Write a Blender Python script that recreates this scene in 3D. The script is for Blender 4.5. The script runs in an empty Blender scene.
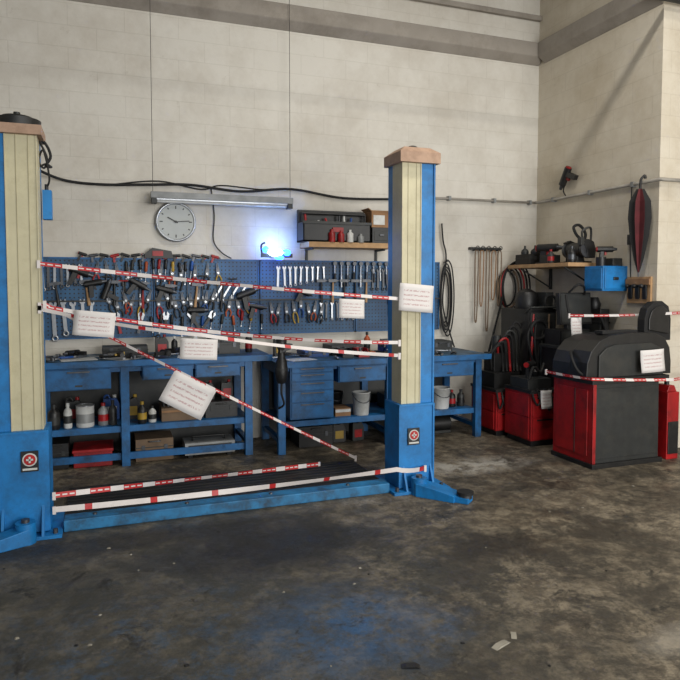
import bpy, math, random
from mathutils import Vector, Matrix
random.seed(7)
D=bpy.data; S=bpy.context.scene; COL=bpy.context.collection
S.view_settings.view_transform='Standard'
def rad(d): return math.radians(d)
# ---------------------------------------------------------------- materials
def lin(c): return tuple(((x/255.)/12.92 if x/255.<=.04045 else ((x/255.+.055)/1.055)**2.4) for x in c)
MC={}
def mat(name,rgb,rough=.5,metal=0.,var=.25,scale=9.,bump=.0,dirt=None,dirtamt=.0,emit=None,es=0.):
    if name in MC: return MC[name]
    m=D.materials.new(name); m.use_nodes=True; n=m.node_tree.nodes; l=m.node_tree.links
    b=n['Principled BSDF']; c=lin(rgb)
    g=n.new('ShaderNodeNewGeometry'); t=n.new('ShaderNodeTexNoise'); t.inputs['Scale'].default_value=scale; t.inputs['Detail'].default_value=5
    l.new(g.outputs['Position'],t.inputs['Vector'])
    r=n.new('ShaderNodeValToRGB'); e=r.color_ramp.elements
    e[0].position=.3; e[1].position=.7
    e[0].color=tuple(x*(1-var) for x in c)+(1,); e[1].color=tuple(min(1,x*(1+var*.6)) for x in c)+(1,)
    l.new(t.outputs['Fac'],r.inputs['Fac']); out=r.outputs['Color']
    if dirt:
        t2=n.new('ShaderNodeTexNoise'); t2.inputs['Scale'].default_value=scale*.6; t2.inputs['Detail'].default_value=10; t2.inputs['Roughness'].default_value=.75
        l.new(g.outputs['Position'],t2.inputs['Vector'])
        r2=n.new('ShaderNodeValToRGB'); r2.color_ramp.elements[0].position=.46; r2.color_ramp.elements[1].position=.66
        r2.color_ramp.elements[1].color=(dirtamt,)*3+(1,)
        l.new(t2.outputs['Fac'],r2.inputs['Fac'])
        mx=n.new('ShaderNodeMix'); mx.data_type='RGBA'
        l.new(r2.outputs['Color'],mx.inputs[0]); l.new(out,mx.inputs[6]); mx.inputs[7].default_value=lin(dirt)+(1,); out=mx.outputs[2]
    l.new(out,b.inputs['Base Color'])
    b.inputs['Roughness'].default_value=rough; b.inputs['Metallic'].default_value=metal
    if bump:
        bp=n.new('ShaderNodeBump'); bp.inputs['Strength'].default_value=bump; l.new(t.outputs['Fac'],bp.inputs['Height']); l.new(bp.outputs['Normal'],b.inputs['Normal'])
    if emit:
        b.inputs['Emission Color'].default_value=lin(emit)+(1,); b.inputs['Emission Strength'].default_value=es
    MC[name]=m; return m
LIFTB=mat('lift_blue_paint',(16,118,186),.5,.0,.2,6,dirt=(22,66,100),dirtamt=.6)
SILLB=mat('sill_blue_paint',(34,112,160),.55,.0,.35,9,dirt=(34,46,56),dirtamt=.9)
BENB=mat('bench_blue_paint',(16,92,148),.5,.0,.3,7,dirt=(16,40,60),dirtamt=.8)
TOPB=mat('bench_top_blue',(50,88,116),.55,0,.4,9,dirt=(26,29,34),dirtamt=.85)
CREAM=mat('cream_paint',(194,187,156),.55,0,.1,5,dirt=(156,145,112),dirtamt=.5)
CREAMD=mat('cream_seam',(158,150,120),.6)
WOOD=mat('worn_wood',(176,140,100),.7,0,.2,14)
CAPW=mat('cap_brown',(172,142,120),.65,0,.15,10,dirt=(120,92,72),dirtamt=.6)
BLACK=mat('black_plastic',(22,22,23),.45,0,.4,12,dirt=(50,49,46),dirtamt=.35)
RUBB=mat('black_rubber',(20,20,21),.75,0,.3,12)
GREYD=mat('dark_grey_metal',(42,44,44),.5,.1,.25,10,dirt=(66,63,56),dirtamt=.4)
STEEL=mat('tool_steel',(165,168,172),.34,.8,.15,20)
STEELD=mat('dull_steel',(88,90,94),.45,.8,.2,20)
RED=mat('red_paint',(158,18,22),.45,0,.25,8,dirt=(52,14,14),dirtamt=.6)
REDP=mat('red_plastic',(170,28,28),.45)
YEL=mat('yellow_plastic',(170,138,45),.5)
ORG=mat('orange_plastic',(165,75,32),.5)
GRN=mat('green_plastic',(28,80,56),.5)
BLUP=mat('blue_plastic',(22,72,140),.45)
WHT=mat('white_plastic',(200,201,198),.5,0,.08,dirt=(140,136,124),dirtamt=.5)
GREY=mat('grey_metal',(136,138,138),.5,.2)
PIPE=mat('pipe_grey',(150,145,136),.55,.1)
CARD=mat('cardboard',(145,110,78),.85)
BROWN=mat('brown_belt',(112,92,72),.8)
MAROON=mat('maroon_fabric',(84,26,32),.85)
TR=mat('tape_red',(182,40,42),.45,0,.08); TW=mat('tape_white',(216,209,206),.45,0,.05)
def paper_mat():
    m=D.materials.new('printed_paper'); m.use_nodes=True; n=m.node_tree.nodes; l=m.node_tree.links; b=n['Principled BSDF']
    tc=n.new('ShaderNodeTexCoord'); sp=n.new('ShaderNodeSeparateXYZ'); l.new(tc.outputs['Generated'],sp.inputs[0])
    def M(op,a,bv):
        q=n.new('ShaderNodeMath'); q.operation=op
        for i,v in enumerate((a,bv)):
            if isinstance(v,(int,float)): q.inputs[i].default_value=v
            elif v is not None: l.new(v,q.inputs[i])
        return q.outputs[0]
    fr=M('FRACT',M('MULTIPLY',sp.outputs['Z'],6.0),0)
    line=M('LESS_THAN',M('ABSOLUTE',M('SUBTRACT',fr,.5),0),.17)
    no=n.new('ShaderNodeTexNoise'); no.inputs['Scale'].default_value=22; l.new(tc.outputs['Generated'],no.inputs['Vector'])
    w=M('GREATER_THAN',no.outputs['Fac'],.46)
    mg=M('LESS_THAN',M('ABSOLUTE',M('SUBTRACT',sp.outputs['X'],.5),0),.38)
    mz=M('LESS_THAN',M('ABSOLUTE',M('SUBTRACT',sp.outputs['Z'],.5),0),.36)
    f=M('MULTIPLY',M('MULTIPLY',line,w),M('MULTIPLY',mg,mz))
    f=M('MULTIPLY',f,.5)
    mx=n.new('ShaderNodeMix'); mx.data_type='RGBA'; l.new(f,mx.inputs[0]); mx.inputs[6].default_value=lin((214,210,208))+(1,); mx.inputs[7].default_value=lin((150,70,78))+(1,)
    l.new(mx.outputs[2],b.inputs['Base Color']); b.inputs['Roughness'].default_value=.8
    return m
PAPER=paper_mat()
def wall_mat(name,base,dark,amt=.62):
    m=D.materials.new(name); m.use_nodes=True; n=m.node_tree.nodes; l=m.node_tree.links; b=n['Principled BSDF']
    g=n.new('ShaderNodeNewGeometry'); sp=n.new('ShaderNodeSeparateXYZ'); l.new(g.outputs['Position'],sp.inputs[0])
    ad=n.new('ShaderNodeMath'); ad.operation='ADD'; l.new(sp.outputs['X'],ad.inputs[0]); l.new(sp.outputs['Y'],ad.inputs[1])
    cb=n.new('ShaderNodeCombineXYZ'); l.new(ad.outputs[0],cb.inputs[0]); l.new(sp.outputs['Z'],cb.inputs[1])
    br=n.new('ShaderNodeTexBrick'); br.inputs['Scale'].default_value=1; br.inputs['Brick Width'].default_value=.5; br.inputs['Row Height'].default_value=.2; br.inputs['Mortar Size'].default_value=.006; br.inputs['Mortar Smooth'].default_value=.8
    br.inputs['Color1'].default_value=(1,1,1,1); br.inputs['Color2'].default_value=(.97,.97,.97,1); br.inputs['Mortar'].default_value=(.84,.83,.82,1)
    l.new(cb.outputs[0],br.inputs['Vector'])
    no=n.new('ShaderNodeTexNoise'); no.inputs['Scale'].default_value=1.3; no.inputs['Detail'].default_value=12; no.inputs['Roughness'].default_value=.72; l.new(g.outputs['Position'],no.inputs['Vector'])
    r=n.new('ShaderNodeValToRGB'); r.color_ramp.elements[0].position=.36; r.color_ramp.elements[1].position=.58
    r.color_ramp.elements[0].color=lin(dark)+(1,); r.color_ramp.elements[1].color=lin(base)+(1,)
    l.new(no.outputs['Fac'],r.inputs['Fac'])
    n3=n.new('ShaderNodeTexNoise'); n3.inputs['Scale'].default_value=7; n3.inputs['Detail'].default_value=12; n3.inputs['Roughness'].default_value=.8; l.new(g.outputs['Position'],n3.inputs['Vector'])
    r3=n.new('ShaderNodeValToRGB'); r3.color_ramp.elements[0].position=.6; r3.color_ramp.elements[1].position=.72; r3.color_ramp.elements[1].color=(.5,.5,.5,1); l.new(n3.outputs['Fac'],r3.inputs['Fac'])
    m3=n.new('ShaderNodeMix'); m3.data_type='RGBA'; l.new(r3.outputs['Color'],m3.inputs[0]); l.new(r.outputs['Color'],m3.inputs[6]); m3.inputs[7].default_value=lin((142,130,110))+(1,)
    mx=n.new('ShaderNodeMix'); mx.data_type='RGBA'; mx.blend_type='MULTIPLY'; mx.inputs[0].default_value=amt
    l.new(m3.outputs[2],mx.inputs[6]); l.new(br.outputs['Color'],mx.inputs[7])
    l.new(mx.outputs[2],b.inputs['Base Color']); b.inputs['Roughness'].default_value=.75
    n2=n.new('ShaderNodeTexNoise'); n2.inputs['Scale'].default_value=14; n2.inputs['Detail'].default_value=8; l.new(g.outputs['Position'],n2.inputs['Vector'])
    ma=n.new('ShaderNodeMath'); ma.operation='MULTIPLY_ADD'; l.new(n2.outputs['Fac'],ma.inputs[0]); ma.inputs[1].default_value=.7; l.new(br.outputs['Color'],ma.inputs[2])
    bp=n.new('ShaderNodeBump'); bp.inputs['Strength'].default_value=.4; bp.inputs['Distance'].default_value=.012; l.new(ma.outputs[0],bp.inputs['Height']); l.new(bp.outputs['Normal'],b.inputs['Normal'])
    return m
WALL=wall_mat('painted_block_wall',(208,204,195),(192,186,175))
WALLR=wall_mat('painted_block_wall_side',(206,198,182),(188,177,157))
BEAM=mat('beam_grey',(150,143,134),.8,0,.12,4,dirt=(116,108,98),dirtamt=.6)
CEIL=mat('ceiling_grey',(100,97,92),.9)
def floor_mat():
    m=D.materials.new('oily_concrete'); m.use_nodes=True; n=m.node_tree.nodes; l=m.node_tree.links; b=n['Principled BSDF']
    g=n.new('ShaderNodeNewGeometry'); P=g.outputs['Position']
    def noise(s,d=8,r=.6,dist=0.,off=None):
        t=n.new('ShaderNodeTexNoise'); t.inputs['Scale'].default_value=s; t.inputs['Detail'].default_value=d; t.inputs['Roughness'].default_value=r; t.inputs['Distortion'].default_value=dist
        if off:
            v=n.new('ShaderNodeVectorMath'); v.operation='ADD'; v.inputs[1].default_value=off; l.new(P,v.inputs[0]); l.new(v.outputs[0],t.inputs['Vector'])
        else: l.new(P,t.inputs['Vector'])
        return t.outputs['Fac']
    def ramp(f,p0,p1,c0=(0,0,0),c1=(1,1,1)):
        r=n.new('ShaderNodeValToRGB'); r.color_ramp.elements[0].position=p0; r.color_ramp.elements[1].position=p1
        r.color_ramp.elements[0].color=tuple(c0)+(1,); r.color_ramp.elements[1].color=tuple(c1)+(1,); l.new(f,r.inputs['Fac']); return r.outputs['Color']
    def mix(f,a,c):
        x=n.new('ShaderNodeMix'); x.data_type='RGBA'; l.new(f,x.inputs[0]); l.new(a,x.inputs[6])
        if isinstance(c,tuple): x.inputs[7].default_value=lin(c)+(1,)
        else: l.new(c,x.inputs[7])
        return x.outputs[2]
    def math_(op,a,bv):
        q=n.new('ShaderNodeMath'); q.operation=op; q.use_clamp=True
        for i,v in enumerate((a,bv)):
            if isinstance(v,(int,float)): q.inputs[i].default_value=v
            else: l.new(v,q.inputs[i])
        return q.outputs[0]
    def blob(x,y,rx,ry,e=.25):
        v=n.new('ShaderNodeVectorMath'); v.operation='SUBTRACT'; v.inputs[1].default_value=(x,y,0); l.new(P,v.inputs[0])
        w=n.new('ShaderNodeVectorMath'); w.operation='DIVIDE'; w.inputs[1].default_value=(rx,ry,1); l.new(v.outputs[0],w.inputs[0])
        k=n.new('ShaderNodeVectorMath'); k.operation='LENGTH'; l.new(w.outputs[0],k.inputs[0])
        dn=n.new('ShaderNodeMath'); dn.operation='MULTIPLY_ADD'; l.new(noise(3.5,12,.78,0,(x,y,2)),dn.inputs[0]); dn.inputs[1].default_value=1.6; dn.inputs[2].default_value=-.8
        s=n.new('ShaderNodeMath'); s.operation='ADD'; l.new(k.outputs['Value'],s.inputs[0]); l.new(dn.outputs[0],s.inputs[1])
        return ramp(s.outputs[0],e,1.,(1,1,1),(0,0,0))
    base=ramp(noise(1.6,14,.78),.38,.6,lin((92,84,70)),lin((142,131,112)))
    c=mix(math_('MULTIPLY',ramp(noise(7,14,.85,.3),.46,.54),.8),base,(70,62,51))
    c=mix(math_('MULTIPLY',ramp(noise(1.7,14,.82,.2,(5,3,0)),.47,.55),.85),c,(52,48,41))
    c=mix(math_('MULTIPLY',blob(-.1,3.1,2.4,2.5,.45),.55),c,(56,60,58))
    c=mix(math_('MULTIPLY',blob(.95,3.75,.8,.45,.45),.9),c,(24,24,23))
    c=mix(math_('MULTIPLY',blob(2.2,3.3,.5,.3,.3),.7),c,(40,36,30))
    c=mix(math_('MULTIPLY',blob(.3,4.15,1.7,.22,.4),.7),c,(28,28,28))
    c=mix(math_('MULTIPLY',math_('MULTIPLY',blob(1.05,2.72,.6,.5,.1),ramp(noise(7,14,.85,0,(2,9,1)),.42,.54)),.8),c,(48,92,136))
    c=mix(math_('MULTIPLY',math_('MULTIPLY',blob(.1,2.6,1.3,1.1,.3),ramp(noise(8,14,.85,0,(8,1,1)),.5,.57)),.55),c,(56,84,112))
    c=mix(math_('MULTIPLY',ramp(noise(20,14,.9,0,(1,1,3)),.56,.66),.45),c,(166,158,142))
    c=mix(math_('MULTIPLY',ramp(noise(4,14,.85,.6,(9,4,0)),.56,.6),.85),c,(32,30,26))
    c=mix(math_('MULTIPLY',ramp(noise(30,12,.85,0,(7,1,3)),.54,.6),.5),c,(38,35,30))
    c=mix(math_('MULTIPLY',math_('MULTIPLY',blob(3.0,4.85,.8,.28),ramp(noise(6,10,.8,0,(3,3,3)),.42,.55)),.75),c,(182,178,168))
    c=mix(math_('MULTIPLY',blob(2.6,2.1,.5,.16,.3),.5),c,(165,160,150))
    l.new(c,b.inputs['Base Color'])
    ro=ramp(noise(2.4,14,.82,.2,(4,4,0)),.42,.56,(.34,.34,.34),(.72,.72,.72)); l.new(ro,b.inputs['Roughness'])
    b.inputs['Specular IOR Level'].default_value=.42
    bp=n.new('ShaderNodeBump'); bp.inputs['Strength'].default_value=.7; bp.inputs['Distance'].default_value=.014; l.new(noise(9,14,.85),bp.inputs['Height']); l.new(bp.outputs['Normal'],b.inputs['Normal'])
    return m
FLOOR=floor_mat()
def peg_mat():
    m=D.materials.new('pegboard_blue'); m.use_nodes=True; n=m.node_tree.nodes; l=m.node_tree.links; b=n['Principled BSDF']
    g=n.new('ShaderNodeNewGeometry'); mp=n.new('ShaderNodeVectorMath'); mp.operation='MULTIPLY'; mp.inputs[1].default_value=(26,0,26); l.new(g.outputs['Position'],mp.inputs[0])
    fr=n.new('ShaderNodeVectorMath'); fr.operation='FRACTION'; l.new(mp.outputs[0],fr.inputs[0])
    sb=n.new('ShaderNodeVectorMath'); sb.operation='SUBTRACT'; sb.inputs[1].default_value=(.5,0,.5); l.new(fr.outputs[0],sb.inputs[0])
    ln=n.new('ShaderNodeVectorMath'); ln.operation='LENGTH'; l.new(sb.outputs[0],ln.inputs[0])
    ls=n.new('ShaderNodeMath'); ls.operation='LESS_THAN'; l.new(ln.outputs['Value'],ls.inputs[0]); ls.inputs[1].default_value=.2
    no=n.new('ShaderNodeTexNoise'); no.inputs['Scale'].default_value=3; l.new(g.outputs['Position'],no.inputs['Vector'])
    r=n.new('ShaderNodeValToRGB'); r.color_ramp.elements[0].color=lin((24,62,96))+(1,); r.color_ramp.elements[1].color=lin((42,96,138))+(1,); r.color_ramp.elements[0].position=.35; r.color_ramp.elements[1].position=.7
    l.new(no.outputs['Fac'],r.inputs['Fac'])
    mx=n.new('ShaderNodeMix'); mx.data_type='RGBA'; l.new(ls.outputs[0],mx.inputs[0]); l.new(r.outputs['Color'],mx.inputs[6]); mx.inputs[7].default_value=lin((10,18,30))+(1,)
    l.new(mx.outputs[2],b.inputs['Base Color']); b.inputs['Roughness'].default_value=.5
    return m
PEG=peg_mat()
# ---------------------------------------------------------------- mesh builder
I4=Matrix.Identity(4)
def TM(x,y,z,rx=0,ry=0,rz=0): return Matrix.Translation((x,y,z))@Matrix.Rotation(rad(rz),4,'Z')@Matrix.Rotation(rad(ry),4,'Y')@Matrix.Rotation(rad(rx),4,'X')
class MB:
    def __init__(s): s.v=[];s.f=[];s.m=[];s.sm=[];s.mats=[]
    def mi(s,m):
        if m not in s.mats: s.mats.append(m)
        return s.mats.index(m)
    def add(s,vs,fs,m,smooth=False,M=I4):
        o=len(s.v); s.v+= [tuple(M@Vector(v)) for v in vs]; k=s.mi(m)
        for f in fs: s.f.append([i+o for i in f]); s.m.append(k); s.sm.append(smooth)
    def box(s,x0,x1,y0,y1,z0,z1,m,M=I4):
        s.add([(x0,y0,z0),(x1,y0,z0),(x1,y1,z0),(x0,y1,z0),(x0,y0,z1),(x1,y0,z1),(x1,y1,z1),(x0,y1,z1)],
              [(0,3,2,1),(4,5,6,7),(0,1,5,4),(1,2,6,5),(2,3,7,6),(3,0,4,7)],m,False,M)
    def prism(s,pts,y0,y1,m,M=I4):
        n=len(pts); vs=[(x,y0,z) for x,z in pts]+[(x,y1,z) for x,z in pts]
        fs=[list(range(n)),list(range(2*n-1,n-1,-1))]+[(i,i+n,(i+1)%n+n,(i+1)%n) for i in range(n)]
        s.add(vs,fs,m,False,M)
    def lathe(s,prof,m,M=I4,n=20,sm=True):
        vs=[];fs=[]
        for r,z in prof:
            for i in range(n):
                a=2*math.pi*i/n; vs.append((r*math.cos(a),r*math.sin(a),z))
        for j in range(len(prof)-1):
            for i in range(n):
                k=(i+1)%n; fs.append((j*n+i,j*n+k,(j+1)*n+k,(j+1)*n+i))
        fs.append(list(range(n))[::-1]); q=(len(prof)-1)*n; fs.append([q+i for i in range(n)])
        s.add(vs,fs[:-2],m,sm,M); s.add(vs,fs[-2:],m,False,M)
    def cyl(s,p0,p1,r0,m,r1=None,n=14,M=I4):
        p0=Vector(p0);p1=Vector(p1);d=p1-p0;L=d.length
        q=d.to_track_quat('Z','Y').to_matrix().to_4x4()
        s.lathe([(r0,0),(r0 if r1 is None else r1,L)],m,M@Matrix.Translation(p0)@q,n)
    def tube(s,pts,r,m,n=8,closed=False,sub=6,M=I4,flat=None):
        P=[Vector(p) for p in pts]; N=len(P); Q=[]
        if sub>1 and N>2:
            rng=N if closed else N-1
            for i in range(rng):
                a=P[(i-1)%N] if (closed or i>0) else P[0]; b=P[i]; c=P[(i+1)%N]; d=P[(i+2)%N] if (closed or i<N-2) else P[-1]
                for k in range(sub):
                    t=k/sub; Q.append(.5*((2*b)+(c-a)*t+(2*a-5*b+4*c-d)*t*t+(3*b-a-3*c+d)*t**3))
            if not closed: Q.append(P[-1])
        else: Q=P
        L=len(Q); vs=[];fs=[]; pn=None
        for i,q in enumerate(Q):
            if closed: t=Q[(i+1)%L]-Q[i-1]
            else: t=Q[min(i+1,L-1)]-Q[max(i-1,0)]
            if t.length<1e-8: t=Vector((0,0,1))
            t.normalize()
            if pn is None: pn=t.orthogonal().normalized()
            pn=(pn-t*pn.dot(t))
            pn=pn.normalized() if pn.length>1e-6 else t.orthogonal().normalized()
            bn=t.cross(pn)
            for k in range(n):
                a=2*math.pi*k/n; vs.append(q+pn*math.cos(a)*r+bn*math.sin(a)*r)
        for i in range(L if closed else L-1):
            j=(i+1)%L
            for k in range(n):
                e=(k+1)%n; fs.append((i*n+k,i*n+e,j*n+e,j*n+k))
        if not closed: fs.append(list(range(n))[::-1]); fs.append([(L-1)*n+k for k in range(n)])
        s.add(vs,fs,m,True,M)
    def ball(s,c,r,m,M=I4,n=14):
        rx,ry,rz=(r,r,r) if isinstance(r,(int,float)) else r
        prof=[(math.sin(math.pi*j/10)+1e-4,-math.cos(math.pi*j/10)) for j in range(11)]
        s.lathe(prof,m,M@Matrix.Translation(c)@Matrix.Diagonal((rx,ry,rz,1)),n)
    def ring(s,c,R,r,m,M=I4,n=24,axis='Y'):
        pts=[]
        for i in range(n):
            a=2*math.pi*i/n; u,v=R*math.cos(a),R*math.sin(a)
            pts.append({'Y':(c[0]+u,c[1],c[2]+v),'Z':(c[0]+u,c[1]+v,c[2]),'X':(c[0],c[1]+u,c[2]+v)}[axis])
        s.tube(pts,r,m,8,True,1,M)
    def done(s,name,bevel=0,parent=None):
        me=D.meshes.new(name); me.from_pydata(s.v,[],s.f)
        for m in s.mats: me.materials.append(m)
        me.polygons.foreach_set('material_index',s.m); me.polygons.foreach_set('use_smooth',s.sm); me.update()
        o=D.objects.new(name,me); COL.objects.link(o)
        xs=[v[0] for v in s.v];ys=[v[1] for v in s.v];zs=[v[2] for v in s.v]
        c=Vector(((min(xs)+max(xs))/2,(min(ys)+max(ys))/2,min(zs)))
        me.transform(Matrix.Translation(-c)); o.location=c
        if bevel:
            b=o.modifiers.new('bevel','BEVEL'); b.width=bevel; b.segments=2; b.limit_method='ANGLE'; b.angle_limit=rad(40)
        if parent: o.parent=parent; o.location=c-parent.location
        return o
def empty(name,loc=(0,0,0)):
    e=D.objects.new(name,None); e.location=loc; COL.objects.link(e); return e
def rnd(a,c): return random.uniform(a,c)
# ---------------------------------------------------------------- room
def rbox(name,a,m):
    b=MB(); b.box(*a,m); return b.done(name)
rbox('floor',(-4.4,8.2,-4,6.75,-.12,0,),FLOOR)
rbox('wall_back',(-4.4,4.93,6.55,6.75,0,5.7),WALL)
rbox('wall_right',(4.93,8.2,4.71,6.75,0,5.7),WALLR)
rbox('wall_left',(-4.6,-4.4,-4,6.75,0,5.7),WALL)
rbox('wall_far_right',(8.2,8.4,-4,6.75,0,5.7),WALLR)
rbox('ceiling',(-4.6,8.4,-4,6.75,5.7,5.85),CEIL)
b=MB(); b.prism([(0,4.22),(-.10,4.30),(-.10,4.46),(0,4.46)],0,1,BEAM,Matrix(((0,9.33,0,-4.4),(1,0,0,6.55),(0,0,1,0),(0,0,0,1))))
b.prism([(4.93,4.22),(4.83,4.30),(4.83,4.46),(4.93,4.46)],4.71,6.45,BEAM)
b.box(-4.4,4.93,6.50,6.55,4.74,4.80,BEAM)
b.done('trim_1',.01)
b=MB(); b.cyl((-4.4,4.62,4.23),(8.2,4.62,4.23),.035,GREYD,n=16)
for x in (-3,3.4,6.5): b.cyl((x,4.62,4.26),(x,4.62,5.7),.008,GREYD,n=8); b.box(x-.02,x+.02,4.575,4.665,4.19,4.27,GREY)
b.done('ceiling_pipe')
# camera
cd=D.cameras.new('camera'); cam=D.objects.new('camera',cd); COL.objects.link(cam); S.camera=cam
cd.sensor_width=36; cd.lens=36*640/680; cam.location=(0,0,1.6); cam.rotation_euler=(rad(87),0,rad(-20)); cd.shift_y=-21.5/680
# ---------------------------------------------------------------- wall pipes and cables
b=MB()
b.tube([(3.0,6.51,2.56),(3.6,6.51,2.585),(4.87,6.51,2.59)],.014,PIPE,10,sub=1)
b.tube([(4.87,6.51,2.59),(4.895,6.48,2.59),(4.895,4.67,2.59),(4.93,4.66,2.59),(8.1,4.67,2.59)],.018,PIPE,10,sub=1)
for x in (3.7,4.3,4.8): b.box(x-.015,x+.015,6.49,6.55,2.565,2.615,GREY)
for y in (6.2,5.6,5.0): b.box(4.875,4.93,y-.015,y+.015,2.565,2.615,GREY)
b.done('wall_conduit')
b=MB()
b.tube([(-.56,6.3,2.62),(-.35,6.51,2.57),(-.04,6.52,2.55),(.38,6.52,2.57),(.8,6.52,2.59),(1.3,6.52,2.55),(1.83,6.52,2.60),(2.4,6.52,2.535),(3.02,6.52,2.55)],.013,RUBB,8,sub=8)
b.tube([(.1,6.52,2.56),(.5,6.52,2.61),(.9,6.52,2.55),(1.1,6.52,2.60),(1.5,6.52,2.58),(1.8,6.52,2.6)],.007,RUBB,6,sub=6)
b.tube([(1.0,6.53,2.57),(1.03,6.53,2.3),(1.02,6.53,2.05),(1.1,6.53,1.93),(1.2,6.53,1.87)],.006,GREYD,6)
b.done('electric_cable')
b=MB()
M=TM(1.11,6.42,2.46)
b.box(-.70,.70,-.05,.05,-.03,.03,GREY,M)
b.box(-.66,.66,-.03,.03,-.045,-.03,STEEL,M)
b.cyl((-.64,0,-.055),(.64,0,-.055),.014,WHT,M=M)
for x in (-.68,.68): b.cyl((x,0,.02),(x,0,3.22),.003,GREYD,n=6,M=M)
for x in (-.67,.67): b.box(x-.025,x+.025,-.05,.05,-.08,-.03,GREYD,M)
b.done('fluorescent_lamp',.004)
b=MB(); M=TM(.65,6.55,2.22,rx=90)
CF=mat('clock_face',(176,180,178),.5,0,.05)
b.lathe([(.185,0),(.195,.01),(.195,.05),(.18,.06),(.17,.045)],STEEL,M,40)
b.lathe([(.172,.03),(.172,.046)],CF,M,40)
for i in range(12):
    a=i*math.pi/6; L=.03 if i%3==0 else .018
    b.box(-.005,.005,.125+(.03-L),.155,.046,.049,BLACK,M@Matrix.Rotation(a,4,'Z'))
b.box(-.006,.006,-.02,.09,.049,.052,BLACK,M@Matrix.Rotation(rad(62),4,'Z'))
b.box(-.004,.004,-.02,.13,.052,.055,BLACK,M@Matrix.Rotation(rad(-85),4,'Z'))
b.lathe([(.012,.046),(.012,.057)],BLACK,M,12)
b.done('wall_clock')
# ---------------------------------------------------------------- two post lift
lift=empty('two_post_car_lift',(.85,4.5,0))
def post(side):
    b=MB(); xi=-.395 if side<0 else 2.12; d=side
    def X(a): return xi+d*a
    def bx(a0,a1,y0,y1,z0,z1,m):
        x0,x1=sorted((X(a0),X(a1))); b.box(x0,x1,y0,y1,z0,z1,m)
    k=0 if side>0 else .02
    bx(0,.165+k,4.45,4.62,.1,2.54,CREAM)
    bx(.05,.054,4.447,4.45,.66,2.53,CREAMD); bx(.12,.124,4.447,4.45,.66,2.53,CREAMD)
    bx(0,.008,4.444,4.45,.66,2.53,CREAM); bx(.157+k,.165+k,4.444,4.45,.66,2.53,CREAM)
    bx(.165+k,.28+k,4.455,4.70,0,2.54,LIFTB); bx(.0,.165+k,4.62,4.70,0,2.54,LIFTB)
    bx(.27+k,.285+k,4.445,4.71,0,2.54,LIFTB)
    cx0,cx1=sorted((X(-.03),X(.31+k)))
    if side>0:
        vs=[(cx0,4.41,2.53),(cx1,4.41,2.53),(cx1,4.72,2.53),(cx0,4.72,2.53),(cx0,4.41,2.61),(cx1,4.41,2.61),(cx1,4.72,2.61),(cx0,4.72,2.61),(cx0+.06,4.47,2.655),(cx1-.06,4.47,2.655),(cx1-.06,4.66,2.655),(cx0+.06,4.66,2.655)]
        b.add(vs,[(0,3,2,1),(0,1,5,4),(1,2,6,5),(2,3,7,6),(3,0,4,7),(4,5,9,8),(5,6,10,9),(6,7,11,10),(7,4,8,11),(8,9,10,11)],CAPW)
        b.ball(((cx0+cx1)/2,4.56,2.655),(.05,.05,.03),GREYD)
    else:
        b.box(cx0,cx1,4.41,4.72,2.53,2.59,CAPW)
        cx=(cx0+cx1)/2+.03
        b.cyl((cx,4.56,2.59),(cx,4.56,2.64),.14,BLACK,n=28)
        b.cyl((cx,4.56,2.64),(cx,4.56,2.66),.12,BLACK,r1=.09,n=28)
        b.cyl((cx,4.56,2.66),(cx,4.56,2.69),.02,GREYD)
    bx(-.03,.27,4.415,4.68,.03,.68,LIFTB)
    bx(-.03,.27,4.408,4.416,.665,.68,LIFTB); bx(.255,.27,4.405,4.415,.03,.68,LIFTB)
    bx(-.1,.38,4.34,4.82,0,.022,LIFTB)
    for (a,y) in ((-.06,4.38),(.32,4.38),(.12,4.37)):
        b.cyl((X(a),y,.02),(X(a),y,.05),.016,STEELD,n=6)
    for gx in (X(.01),X(.24)):
        vs=[(gx-.008,4.415,.02),(gx-.008,4.34,.02),(gx-.008,4.415,.2),(gx+.008,4.415,.02),(gx+.008,4.34,.02),(gx+.008,4.415,.2)]
        b.add(vs,[(0,1,2),(3,5,4),(0,3,4,1),(1,4,5,2),(2,5,3,0)],LIFTB)
    lx=X(.09) if side>0 else X(.08); lz=.43 if side>0 else .49
    b.box(lx-.05,lx+.05,4.402,4.415,lz-.065,lz+.065,BLACK)
    M=TM(lx,4.402,lz+.012,rx=90)
    b.lathe([(.042,0),(.042,.003)],WHT,M,24); b.lathe([(.034,.003),(.034,.005)],REDP,M,24)
    b.box(-.02,.02,-.006,.006,.005,.007,WHT,M); b.box(-.006,.006,-.02,.02,.005,.007,WHT,M)
    b.box(lx-.042,lx+.042,4.399,4.402,lz-.055,lz-.042,WHT)
    return b.done('column_left' if side<0 else 'column_right',.005,lift)
post(-1); post(1)
b=MB(); b.box(-.385,-.33,4.62,4.7,2.03,2.22,LIFTB); b.cyl((-.36,4.65,2.2),(-.36,4.65,2.26),.012,BLACK)
b.tube([(-.42,4.6,2.56),(-.38,4.60,2.5),(-.35,4.62,2.42),(-.37,4.62,2.36),(-.40,4.6,2.4),(-.37,4.60,2.47),(-.34,4.62,2.3),(-.36,4.65,2.24)],.007,RUBB,6)
b.tube([(-.42,4.6,2.56),(-.36,4.62,2.52),(-.33,4.63,2.44),(-.36,4.64,2.38),(-.34,4.8,2.40),(-.42,5.3,2.5),(-.56,6.28,2.62)],.009,RUBB,6)
b.done('limit_switch',.004,lift)
b=MB()
b.box(-.29,2.02,4.43,4.56,0,.075,SILLB); b.box(-.29,2.02,4.56,4.62,0,.05,SILLB)
for x in (-.1,.5,1.1,1.7): b.cyl((x,4.5,.075),(x,4.5,.085),.014,STEELD,n=8)
b.done('base_crossbeam',.006,lift)
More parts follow.
